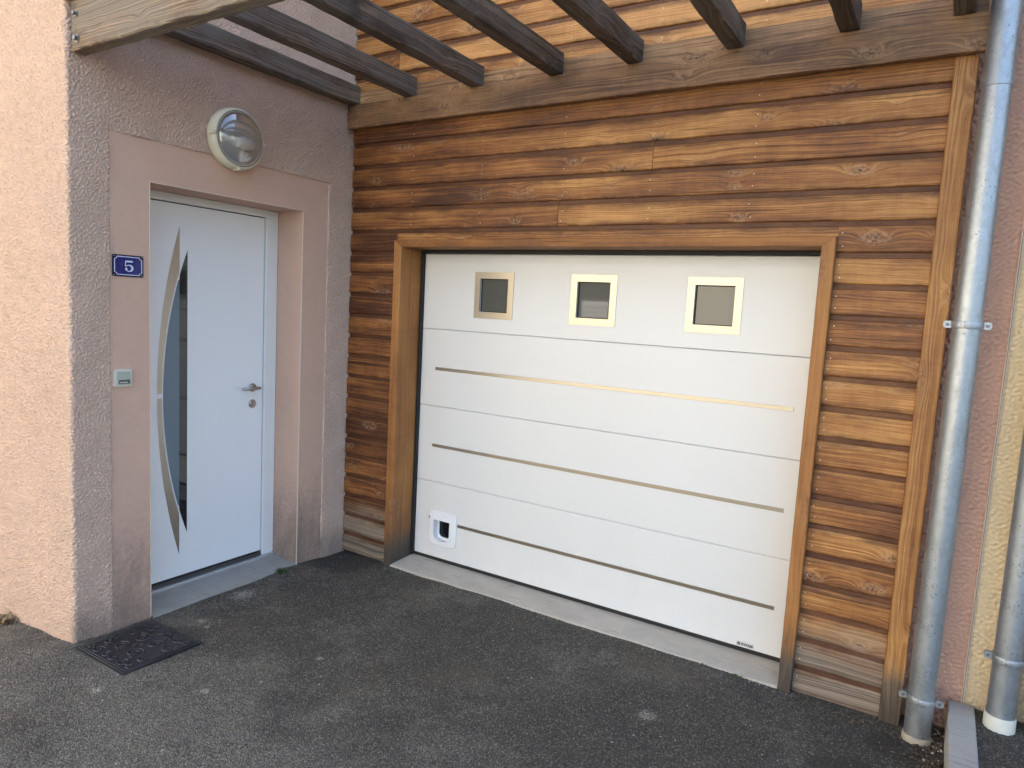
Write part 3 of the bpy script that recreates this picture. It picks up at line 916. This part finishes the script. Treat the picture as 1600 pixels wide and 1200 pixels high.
# sectional door: the black gasket frame carries the panels
GY = 0.19
gd = box('garage_door', (0.4733, GY + 0.036, 0.016), (2.9107, 0.2605, 2.0725), 'black', garage)
for (lo, hi) in (((0.4735, GY - 0.022, 0.028), (0.4925, GY + 0.0355, 2.072)), ((2.8915, GY - 0.022, 0.028), (2.9105, GY + 0.0355, 2.072)),
                 ((0.4926, GY - 0.03, 2.0525), (2.8914, GY + 0.0355, 2.072)), ((0.4926, GY + 0.003, 0.024), (2.8914, GY + 0.0355, 0.0455))):
    box('rubber_seal', lo, hi, 'black', gd, 0.002)
def panel(x0, x1, z0, z1, holes, ch=0.005, th=0.034):
    bm = bmesh.new()
    ix0, ix1, iz0, iz1 = x0 + 0.001, x1 - 0.001, z0 + 0.002, z1 - ch
    xs_ = sorted({ix0, ix1, *[h[0] for h in holes], *[h[1] for h in holes]})
    zs_ = sorted({iz0, iz1, *[h[2] for h in holes], *[h[3] for h in holes]})
    vv = {(x, z): bm.verts.new((x, GY, z)) for x in xs_ for z in zs_}
    for i in range(len(xs_) - 1):
        for j in range(len(zs_) - 1):
            cx, cz = (xs_[i] + xs_[i + 1]) / 2, (zs_[j] + zs_[j + 1]) / 2
            if any(h[0] < cx < h[1] and h[2] < cz < h[3] for h in holes):
                continue
            bm.faces.new((vv[xs_[i], zs_[j]], vv[xs_[i + 1], zs_[j]], vv[xs_[i + 1], zs_[j + 1]], vv[xs_[i], zs_[j + 1]]))
    A = [(ix0, iz0), (ix1, iz0), (ix1, iz1), (ix0, iz1)]
    B = [(x0, z0), (x1, z0), (x1, z1), (x0, z1)]
    a = [bm.verts.new((p[0], GY, p[1])) for p in A]
    b = [bm.verts.new((p[0], GY + ch, p[1])) for p in B]
    c = [bm.verts.new((p[0], GY + th, p[1])) for p in B]
    for i in range(4):
        j = (i + 1) % 4
        bm.faces.new((a[i], a[j], b[j], b[i]))
        bm.faces.new((b[i], b[j], c[j], c[i]))
    for h in holes:
        H = [(h[0], h[2]), (h[1], h[2]), (h[1], h[3]), (h[0], h[3])]
        f = [bm.verts.new((p[0], GY, p[1])) for p in H]
        k = [bm.verts.new((p[0], GY + th, p[1])) for p in H]
        for i in range(4):
            j = (i + 1) % 4
            bm.faces.new((f[i], f[j], k[j], k[i]))
    bmesh.ops.recalc_face_normals(bm, faces=bm.faces)
    bmesh.ops.translate(bm, verts=bm.verts, vec=(-(x0 + x1) / 2, -GY, -(z0 + z1) / 2))
    me = bpy.data.meshes.new('door_panel')
    bm.to_mesh(me)
    bm.free()
    return link('door_panel', me, 'garage_white', gd, ((x0 + x1) / 2, GY, (z0 + z1) / 2))
PX0, PX1 = 0.494, 2.890
wins = [(1.0395, 1.7995), (1.7125, 1.7975), (2.3955, 1.798)]
WH, WI = 0.1425, 0.1035
flap_hole = (0.655, 0.798, 0.160, 0.315)
panel(PX0, PX1, 1.5698, 2.0515, [(c - WI, c + WI, z - WI, z + WI) for c, z in wins])
panel(PX0, PX1, 1.0638, 1.5678, [])
panel(PX0, PX1, 0.5568, 1.0618, [])
panel(PX0, PX1, 0.0465, 0.5548, [flap_hole])
def sq(c, z, h):
    return [(c - h, z - h), (c + h, z - h), (c + h, z + h), (c - h, z + h)]
for c, z in wins:
    band('window_frame', sq(c, z, WH), sq(c, z, WI - 0.001), 'y', GY - 0.004, GY + 0.002, 'steel', gd)
    box('window_pane', (c - WI, GY + 0.018, z - WI), (c + WI, GY + 0.024, z + WI), 'pane', gd)
    band('pane_gasket', sq(c, z, WI - 0.001), sq(c, z, WI - 0.006), 'y', GY + 0.013, GY + 0.018, 'black', gd)
for z, x0 in ((1.311, 0.611), (0.802, 0.611), (0.2965, 0.845)):
    box('trim_strip', (x0, GY - 0.0025, z - 0.0105), (2.827, GY + 0.002, z + 0.0105), 'steel', gd, 0.0008)
# cat flap
fo = rrect(0.622, 0.843, 0.138, 0.366, 0.035, 6, 0.04)
fi = rrect(0.662, 0.792, 0.170, 0.309, 0.006, 6, 0.045)
fl = band('cat_flap', fo, fi, 'y', GY - 0.011, GY - 0.0005, 'flap_white', gd)
bv = fl.modifiers.new('bevel', 'BEVEL')
bv.width = 0.003
bv.segments = 2
ri = rrect(0.650, 0.804, 0.158, 0.319, 0.012, 6, 0.05)
band('flap_rim', ri, fi, 'y', GY - 0.018, GY - 0.0112, 'flap_white', gd)
ft = rrect(0.656, 0.797, 0.1615, 0.314, 0.006, 6, 0.045)
band('flap_tunnel', ft, fi, 'y', GY - 0.0004, GY + 0.0345, 'flap_white', gd)
band('flap_inner_frame', fi, rrect(0.676, 0.780, 0.184, 0.300, 0.005, 6, 0.03), 'y', GY + 0.026, GY + 0.034, 'flap_white', gd)
box('flap_pane', (0.664, GY + 0.0345, 0.172), (0.790, GY + 0.0355, 0.308), 'flap_pane', gd)
box('latch', (0.610, GY - 0.003, 0.306), (0.616, GY + 0.001, 0.322), 'black', gd)
# maker's label
mk = box('maker_plate', (2.660, GY - 0.0018, 0.052), (2.748, GY + 0.001, 0.079), 'label', gd, 0.0006)
def text(body, size, loc, mat, parent, name, off=0.0, rot=(math.pi / 2, 0, 0), sx=1.0):
    cu = bpy.data.curves.new(name, 'FONT')
    cu.body = body
    cu.size = size
    cu.offset = off
    cu.extrude = 0.0004
    cu.align_x = 'LEFT'
    to = bpy.data.objects.new(name, cu)
    COL.objects.link(to)
    bpy.context.view_layer.update()
    me = bpy.data.meshes.new_from_object(to.evaluated_get(bpy.context.evaluated_depsgraph_get()))
    bpy.data.objects.remove(to)
    me.materials.clear()
    for v in me.vertices:
        v.co.x *= sx
    return link(name, me, mat, parent, loc, rot)
text('GYPASS', 0.0165, (2.684, GY - 0.0024, 0.0595), 'text_black', gd, 'lettering', 0.0007, sx=1.05)
lg = lathe('emblem', [(0.0001, 0), (0.0085, 0), (0.0085, 0.0006), (0.0001, 0.0006)], 'y', (2.672, GY - 0.0028, 0.0655), 'text_black', gd, 20, False)
prism('emblem', [(2.667, 0.0625), (2.669, 0.0612), (2.677, 0.0682), (2.675, 0.0698)], 'y', GY - 0.0034, GY - 0.0029, 'label', gd)

# ------------------------------------------------------------------ pergola
perg = thing('pergola', 'weathered open timber pergola with dark rafters above door and garage', 'pergola', (1.7, -0.9, 2.9))
LT = 2.9685
beam('ledger', (0.012, -0.062, 2.8225), (3.436, -0.0245, LT), 'x', 'ledger', perg, 0.003, 0.0012)
beam('rafter_spacer', (0.012, -0.030, LT + 0.002), (3.43, -0.002, 3.056), 'x', 'ledger', perg, 0.003, 0.001)
RX = [0.006, 0.472, 0.965, 1.478, 1.925, 2.42, 2.90, 3.314]
for i, x in enumerate(RX):
    beam('rafter', (x, -1.80, LT + 0.003), (x + 0.078, -0.0315, LT + 0.118), 'y', 'rafter', perg, 0.006, 0.0016)
fb = beam('front_beam', (0.0085, -1.735, 2.757), (4.1, -1.667, LT + 0.0015), 'x', 'beam', perg, 0.005, 0.0022, 0.05)
for (x, z, r_) in ((0.055, 2.905, 0.008), (0.062, 2.800, 0.011)):
    bm = bmesh.new()
    bm_tube(bm, [(x, -1.733, z), (x, -1.739, z)], r_ * 1.6, 14)
    bm_tube(bm, [(x, -1.739, z), (x + 0.001, -1.752, z + 0.001)], r_, 6)
    link('bolt', bm_mesh('bolt', bm), 'bolt', perg)

# ------------------------------------------------------------------ wall lamp
LY, LZ = -0.905, 2.563
lamp = thing('wall_lamp', 'round bulkhead lamp with cream rim and clear glass above the entrance door', 'wall lamp', (0, LY, LZ))
lathe('lamp_base', [(0.150, -0.012), (0.160, 0.0), (0.164, 0.02), (0.160, 0.058), (0.152, 0.066), (0.140, 0.068), (0.138, 0.045)], 'x', (0, LY, LZ), 'beige', lamp, 64, caps=False)
lathe('reflector', [(0.141, 0.052), (0.11, 0.035), (0.05, 0.028), (0.001, 0.028)], 'x', (0, LY, LZ), 'reflector', lamp, 48)
lathe('lamp_glass', [(0.1405, 0.062)] + [(0.139 * math.cos(math.radians(a)), 0.066 + 0.062 * math.sin(math.radians(a))) for a in range(4, 90, 6)] + [(0.0005, 0.128)], 'x', (0, LY, LZ), 'lamp_glass', lamp, 64, caps=False)
lathe('gasket', [(0.139, 0.066), (0.1445, 0.0685), (0.1475, 0.066)], 'x', (0, LY, LZ), 'dark_metal', lamp, 64, caps=False)
lathe('bulb', [(0.001, -0.05), (0.026, -0.045), (0.036, -0.02), (0.036, 0.02), (0.026, 0.045), (0.001, 0.05)], 'y', (0.066, LY + 0.03, LZ - 0.02), 'bulb', lamp, 24)
for a in (180, 0, 268):
    c_, s_ = math.cos(math.radians(a)), math.sin(math.radians(a))
    box('clip', (0.02, LY + 0.160 * c_ - 0.008, LZ + 0.160 * s_ - 0.008), (0.072, LY + 0.160 * c_ + 0.008, LZ + 0.160 * s_ + 0.008), 'beige', lamp, 0.003)

# ------------------------------------------------------------------ house number
SXP = XS + 0.003
sign = thing('house_number', 'blue enamel house number plate reading 5 left of the entrance door', 'house number', (0, -1.483, 1.834))
y0, y1, z0, z1 = -1.559, -1.407, 1.781, 1.886
prism('number_plate', rrect(y0, y1, z0, z1, 0.006, 4), 'x', XS - 0.001, SXP + 0.002, 'enamel_dark', sign)
def notched(d, r):
    a0, a1, b0, b1 = y0 + d, y1 - d, z0 + d, z1 - d
    pts = []
    for (cy, cz, st) in ((a1, b1, 270), (a0, b1, 360), (a0, b0, 90), (a1, b0, 180)):
        arcp = []
        for k in range(6):
            a = math.radians(st - 90 * k / 5)
            arcp.append((cy + r * math.cos(a), cz + r * math.sin(a)))
        pts += arcp
    return pts
prism('blue_field', notched(0.011, 0.009), 'x', SXP + 0.0021, SXP + 0.0026, 'blue', sign)
band('border_line', notched(0.0075, 0.0125), notched(0.0112, 0.0105), 'x', SXP + 0.0021, SXP + 0.0032, 'enamel_white', sign)
# figure 5 with slab serif: variable-width strokes
def ribbon(bm, pts, d):
    Lf, Rt = [], []
    for i, (a, b, w) in enumerate(pts):
        p, q = pts[max(i - 1, 0)], pts[min(i + 1, len(pts) - 1)]
        tx, ty = q[0] - p[0], q[1] - p[1]
        n = math.hypot(tx, ty)
        nx, ny = -ty / n * w / 2, tx / n * w / 2
        Lf.append(bm.verts.new((d, a + nx, b + ny)))
        Rt.append(bm.verts.new((d, a - nx, b - ny)))
    for i in range(len(pts) - 1):
        bm.faces.new((Lf[i], Lf[i + 1], Rt[i + 1], Rt[i]))
bm = bmesh.new()
cy, cz, s = -1.481, 1.8325, 0.0275           # half height
ribbon(bm, [(-0.0165, 0.0225, 0.008), (0.012, 0.0225, 0.008), (0.0165, 0.0235, 0.0105), (0.0178, 0.025, 0.013)], 0)
ribbon(bm, [(-0.0145, 0.0255, 0.0045), (-0.0155, 0.012, 0.0045), (-0.0165, -0.001, 0.0045)], 0.0001)
bw = [(-0.016, 0.000, 0.004)]
for k in range(0, 15):
    a = math.radians(140 - k * 20)
    w = 0.004 + 0.0075 * max(0, math.cos(math.radians(140 - k * 20 - 5))) ** 1.2
    bw.append((0.0015 + 0.0165 * math.cos(a), -0.010 + 0.0150 * math.sin(a), w))
ribbon(bm, bw, 0.0002)
for k in range(1):
    ring = [bm.verts.new((0.0003, -0.0125 + 0.0062 * math.cos(2 * math.pi * i / 14), -0.0145 + 0.0062 * math.sin(2 * math.pi * i / 14))) for i in range(14)]
    bm.faces.new(ring)
link('digit', bm_mesh('digit', bm), 'enamel_white', sign, (SXP + 0.0031, cy, cz))
for (a, b) in ((y0 + 0.007, z0 + 0.007), (y1 - 0.007, z0 + 0.007), (y0 + 0.007, z1 - 0.007), (y1 - 0.007, z1 - 0.007)):
    lathe('screw', [(0.0038, 0), (0.0036, 0.0012), (0.0005, 0.002)], 'x', (SXP + 0.002, a, b), 'bolt', sign, 10)

# ------------------------------------------------------------------ doorbell
bell = thing('doorbell', 'square pale plastic doorbell with a dark name slot, below the blue number plate', 'doorbell', (0, -1.515, 1.285))
prism('bell_plate', rrect(-1.558, -1.472, 1.2425, 1.3275, 0.007), 'x', XS - 0.001, 0.008, 'bell', bell)
prism('push_button', rrect(-1.548, -1.482, 1.252, 1.318, 0.004), 'x', 0.0081, 0.014, 'bell_rocker', bell)
prism('name_slot', rrect(-1.541, -1.486, 1.257, 1.277, 0.003), 'x', 0.0141, 0.0150, 'bell_dark', bell)
prism('name_paper', rrect(-1.536, -1.498, 1.262, 1.2665, 0.001), 'x', 0.0151, 0.0154, 'bell', bell)

# ------------------------------------------------------------------ doormat
mat_o = thing('doormat', 'black rubber doormat with raised scroll pattern on the asphalt by the house corner', 'doormat', (0.255, -1.587, 0))
prism('mat_base', rrect(-0.205, 0.205, -0.1925, 0.1925, 0.008), 'z', 0, 0.007, 'mat', mat_o).location = (0.255, -1.587, 0.003)
bm = bmesh.new()
rm = random.Random(8)
def flat(pts, r): bm_tube(bm, [(a, b, 0.0072) for a, b in pts], r, 6)
for d in (0.012, 0.024):
    flat([(-0.205 + d, -0.1925 + d), (0.205 - d, -0.1925 + d), (0.205 - d, 0.1925 - d), (-0.205 + d, 0.1925 - d), (-0.205 + d, -0.1925 + d)], 0.0028)
def spiral(cx, cy_, r0, turns, a0, sgn):
    n = int(14 * turns)
    flat([(cx + sgn * r0 * (1 - 0.8 * i / n) * math.cos(a0 + 2 * math.pi * turns * i / n), cy_ + r0 * (1 - 0.8 * i / n) * math.sin(a0 + 2 * math.pi * turns * i / n)) for i in range(n + 1)], 0.005)
for sx_ in (-1, 1):
    for sy_ in (-1, 1):
        spiral(sx_ * 0.055, sy_ * 0.05, 0.042, 1.6, 0.4, sx_)
        spiral(sx_ * 0.145, sy_ * 0.06, 0.03, 1.3, 2.0, sx_)
        spiral(sx_ * 0.10, sy_ * 0.135, 0.03, 1.4, 1.0, -sx_)
        spiral(sx_ * 0.03, sy_ * 0.135, 0.022, 1.2, 3.0, sx_)
        spiral(sx_ * 0.16, sy_ * 0.14, 0.02, 1.1, 0.0, -sx_)
        for k in range(5):
            a = rm.uniform(0, 6.28)
            px, py = sx_ * rm.uniform(0.02, 0.18), sy_ * rm.uniform(0.02, 0.17)
            flat([(px, py), (px + 0.022 * math.cos(a), py + 0.022 * math.sin(a)), (px + 0.03 * math.cos(a + 0.5), py + 0.03 * math.sin(a + 0.5))], 0.0045)
for k in range(10):
    a = 2 * math.pi * k / 10
    flat([(0.008 * math.cos(a), 0.008 * math.sin(a)), (0.03 * math.cos(a), 0.03 * math.sin(a))], 0.003)
link('scroll_relief', bm_mesh('scroll_relief', bm, True), 'mat', mat_o, (0.255, -1.587, 0.003))

# ------------------------------------------------------------------ right side: party wall, neighbour, pipes
WY = 0.075
def rough_wall(name, x0, x1, z0, z1, mat, parent, seed, res=0.0055, amp=0.0055, ex=None):
    xs_ = np.arange(x0, x1 + res / 2, res)
    zs_ = np.arange(z0, z1, res)
    X, Z = np.meshgrid(xs_, zs_)
    h = np.tanh(0.8 * (bandnoise(*X.shape, res, 0.02, 0.3, seed) + 0.8 * bandnoise(*X.shape, res, 0.0125, 0.25, seed + 1)))
    return link(name, grid_mesh(name, np.stack([X, WY - amp * h, Z], -1)), mat, parent)
pw = thing('party_wall', 'strip of pink rough render behind the left drainpipe', 'wall', (3.52, WY, 0))
rough_wall('render', 3.405, 3.634, -0.1, 4.0, 'pink_party', pw, 31)
box('wall_core', (3.411, WY + 0.012, -0.3), (3.64, 8, 5.2), 'pink_party', pw)
for (a, b, c) in ((3.6345, 3.6385, 0.014), (3.6405, 3.6445, 0.014)):
    box('joint_bead', (a, WY - c, 0.1), (b, WY + 0.011, 4.0), 'bead', pw, 0.001)
box('joint_gap', (3.6386, WY - 0.004, 0.1), (3.6404, WY + 0.010, 4.0), 'black', pw)
nb = thing('neighbour_house', 'yellow rendered neighbouring house at the right edge', 'house', (3.9, WY, 0))
rough_wall('render', 3.645, 4.35, 0.05, 4.0, 'yellow', nb, 41)
box('wall_core', (3.642, WY + 0.012, -0.3), (14, 8, 5.6), 'yellow', nb)
box('roof', (3.605, -0.4, 5.6), (14.3, 8.3, 5.75), 'tile', nb)
beam('corner_post', (3.868, -0.03, 0.10), (3.95, 0.05, 3.2), 'z', 'post', nb, 0.004, 0.0008)
for k in range(20):
    o = link('plank', plank_mesh(1.2), None, nb, (3.951, -0.01, 0.12 + PH * k))
def downpipe(x, y, z0, zb_list, label, base_mat):
    r = 0.05
    ch_ = 0.024 if base_mat == 'mast' else 0.042
    dp = thing('drainpipe', label, 'drainpipe', (x, y, z0), 'zinc drainpipes')
    prof = []
    z = z0 + 0.004
    while z < 4.4:
        prof.append((r, z))
        if abs(z - (z0 + 2.655)) < 0.021:
            prof += [(r, z + 0.018), (r + 0.0022, z + 0.019), (r + 0.0022, z + 0.039)]
            z += 0.04
        z += 0.04
    lathe('pipe', [(a, b - z0) for a, b in prof], 'z', (x, y, z0), 'zinc', dp, 48)
    lathe('base_collar', [(r + 0.001, -0.06), (r + 0.006, -0.06), (r + 0.0055, ch_ - 0.008), (r + 0.003, ch_), (r + 0.0005, ch_)], 'z', (x, y, z0), base_mat, dp, 40, caps=False)
    for zb in zb_list:
        br = lathe('bracket', [(r + 0.0005, -0.014), (r + 0.005, -0.014), (r + 0.0065, -0.009), (r + 0.0065, 0.009), (r + 0.005, 0.014), (r + 0.0005, 0.014)], 'z', (x, y, zb), 'zinc', dp, 48, caps=False)
        for sgn in (-1, 1):
            cx = x + sgn * (r + 0.016)
            bm = bmesh.new()
            for p_ in (-1,):
                pts = rrect(-0.016, 0.016, -0.014, 0.014, 0.010)
                A = [bm.verts.new((u, -0.009, w)) for u, w in pts]
                B = [bm.verts.new((u, -0.003, w)) for u, w in pts]
                C_ = [bm.verts.new((u, 0.002, w)) for u, w in pts]
                D = [bm.verts.new((u, 0.007, w)) for u, w in pts]
                for P_, Q_ in ((A, B), (C_, D)):
                    bm.faces.new(P_)
                    bm.faces.new(Q_)
                    for i in range(len(pts)):
                        j = (i + 1) % len(pts)
                        bm.faces.new((P_[i], P_[j], Q_[j], Q_[i]))
            link('ear', bm_mesh('ear', bm), 'zinc', br, (cx, y, zb))
            lathe('screw', [(0.0065, 0.010), (0.0065, -0.012), (0.005, -0.015), (0.0005, -0.0155)], 'y', (cx + sgn * 0.002, y, zb), 'bolt', br, 6, False)
        box('standoff', (x - 0.006, y + r + 0.003, zb - 0.006), (x + 0.006, WY + 0.01, zb + 0.006), 'zinc', br)
    return dp
downpipe(3.487, -0.088, 0.005, [0.185, 1.758], 'galvanised drainpipe between the garage corner post and the kerb, beside pink render', 'mast')
downpipe(3.765, -0.035, 0.150, [0.428, 2.0], 'galvanised drainpipe at the right edge on yellow render, right of the kerb', 'bell')

# ------------------------------------------------------------------ loose bits: grit, dirt, weeds
def pebble(bm, x, y, z, r, rg_):
    res_ = bmesh.ops.create_icosphere(bm, subdivisions=1, radius=1.0)
    sx_, sy_, sz_ = r * rg_.uniform(0.7, 1.3), r * rg_.uniform(0.7, 1.3), r * rg_.uniform(0.4, 0.8)
    a = rg_.uniform(0, 6.28)
    for v in res_['verts']:
        p = v.co
        u, w = p.x * sx_ * rg_.uniform(0.85, 1.15), p.y * sy_ * rg_.uniform(0.85, 1.15)
        v.co = Vector((x + u * math.cos(a) - w * math.sin(a), y + u * math.sin(a) + w * math.cos(a), z + p.z * sz_))
rq = random.Random(21)
bm = bmesh.new()
for i in range(420):
    x, y = rq.uniform(-0.6, 3.5), rq.uniform(-2.5, -0.05)
    if 0.02 < x < 0.5 and -1.82 < y < -1.36 or (x < 0.02 and y > -L - 0.02):
        continue
    pebble(bm, x, y, float(gz(x, y)) + 0.001, rq.choice((0.0018, 0.002, 0.0025, 0.003, 0.004)), rq)
for i in range(260):         # crumbs along the doorstep and the sill
    if i % 2:
        x, y = abs(rq.gauss(0.16, 0.12)) + 0.02, rq.uniform(-1.3, -0.4)
    else:
        x, y = rq.uniform(0.5, 3.0), -0.045 - abs(rq.gauss(0, 0.02))
    pebble(bm, x, y, 0.001, rq.uniform(0.0015, 0.0032), rq)
tag(link('grit', bm_mesh('grit', bm), 'stone'), 'pale grit scattered over the dark asphalt', kind='stuff')
bm = bmesh.new()
for i in range(420):
    x, y = 3.555 + rq.gauss(0, 0.05), rq.uniform(-0.35, 0.06)
    if not 3.43 < x < 3.585 or (math.hypot(x - 3.487, y + 0.088) < 0.058):
        continue
    pebble(bm, x, y, 0.004 + rq.uniform(0, 0.008), rq.uniform(0.003, 0.009), rq)
tag(link('soil', bm_mesh('soil', bm), 'soil'), 'crumbled dirt between the drainpipe and the kerb', kind='stuff')
bm = bmesh.new()
for i in range(60):
    x, y = 3.555 + rq.gauss(0, 0.03), rq.uniform(-0.45, 0.03)
    if 3.45 < x < 3.585:
        pebble(bm, x, y, 0.012, rq.uniform(0.003, 0.007), rq)
tag(link('gravel', bm_mesh('gravel', bm), 'stone'), 'pale chips of mortar lying by the kerb', kind='stuff')
bm = bmesh.new()
for i in range(150):
    if i < 90:
        x, y = rq.uniform(2.98, 3.45), -0.045 - abs(rq.gauss(0, 0.05)) - max(0, rq.uniform(-0.2, 0.12))
    else:
        x, y = rq.uniform(2.6, 3.58), rq.uniform(-0.7, -0.1)
    l, w, a = rq.uniform(0.004, 0.014), rq.uniform(0.0015, 0.004), rq.uniform(0, 6.28)
    ca, sa = math.cos(a), math.sin(a)
    P_ = [(-l, 0, 0), (0, -w, 0.002), (l, 0, 0.001), (0, w, 0.003)]
    bm.faces.new([bm.verts.new((x + u * ca - q * sa, y + u * sa + q * ca, 0.003 + h)) for u, q, h in P_])
tag(link('leaf_litter', bm_mesh('leaf_litter', bm), 'dry_leaf'), 'dry bark and leaf scraps on the asphalt by the corner post', kind='stuff')
def weed(x, y, n, size, label, mat, spread=1.0):
    bm = bmesh.new()
    root = bm.verts.new((0, 0, 0.0005))
    for i in range(n):
        a, l = rq.uniform(0, 6.28), size * rq.uniform(0.5, 1.1)
        b = (rq.gauss(0, 0.016 * spread), rq.gauss(0, 0.010 * spread))
        tx, ty, w = math.cos(a), math.sin(a), l * rq.uniform(0.15, 0.3)
        up = rq.uniform(0.3, 0.9)
        p = [(b[0], b[1], 0), (b[0] + tx * l * .5 - ty * w, b[1] + ty * l * .5 + tx * w, l * up * .7), (b[0] + tx * l, b[1] + ty * l, l * up * .8),
             (b[0] + tx * l * .5 + ty * w, b[1] + ty * l * .5 - tx * w, l * up * .7)]
        vv = [bm.verts.new(q) for q in p]
        bm.faces.new(vv)
        bm.faces.new((root, vv[0], bm.verts.new((p[0][0] + 0.001, p[0][1], 0.0))))
    o = link('weed', bm_mesh('weed', bm), mat, None, (x, y, float(gz(x, y)) + 0.001))
    tag(o, label, 'weed')
weed(0.025, -0.545, 90, 0.022, 'tiny green weed at the right end of the doorstep', 'leaf', 1.4)
weed(-0.62, -1.80, 60, 0.045, 'dry straw coloured weed at the foot of the sunny wall, left edge', 'dry_leaf', 1.6)
weed(2.72, -0.045, 26, 0.02, 'thin dark weed on the garage sill edge near the right jamb', 'leaf', 1.0)

# ------------------------------------------------------------------ house across the street (behind the camera)
op = thing('opposite_house', 'cream house across the street with white louvred shutters', 'house', (-4, -11, 0))
box('wall', (-22, -18, -0.3), (2.5, -9.3, 7.4), 'cream', op)
box('roof', (-22.4, -18.3, 7.4), (2.9, -9.0, 7.6), 'tile', op)
for wx in (-18, -14, -10, -6.4, -3.35, 0.6):
    for wz in (0.9, 3.7):
        w = box('window', (wx, -9.298, wz), (wx + 1.1, -9.26, wz + 1.5), 'pane', op)
        if wx == -3.35 and wz < 1:
            sh = box('shutter', (-3.02, -9.259, 0.9), (-2.43, -9.22, 1.98), 'shutter', op)
            for k in range(10):
                box('slat', (-2.98, -9.219, 0.95 + 0.1 * k), (-2.47, -9.20, 1.02 + 0.1 * k), 'shutter', sh)
            continue
        for sx_ in (-0.56, 1.11):
            sh = box('shutter', (wx + sx_, -9.298, wz - 0.02), (wx + sx_ + 0.55, -9.25, wz + 1.52), 'shutter', op)
            for k in range(14):
                box('slat', (wx + sx_ + 0.05, -9.249, wz + 0.05 + 0.103 * k), (wx + sx_ + 0.5, -9.23, wz + 0.12 + 0.103 * k), 'shutter', sh)
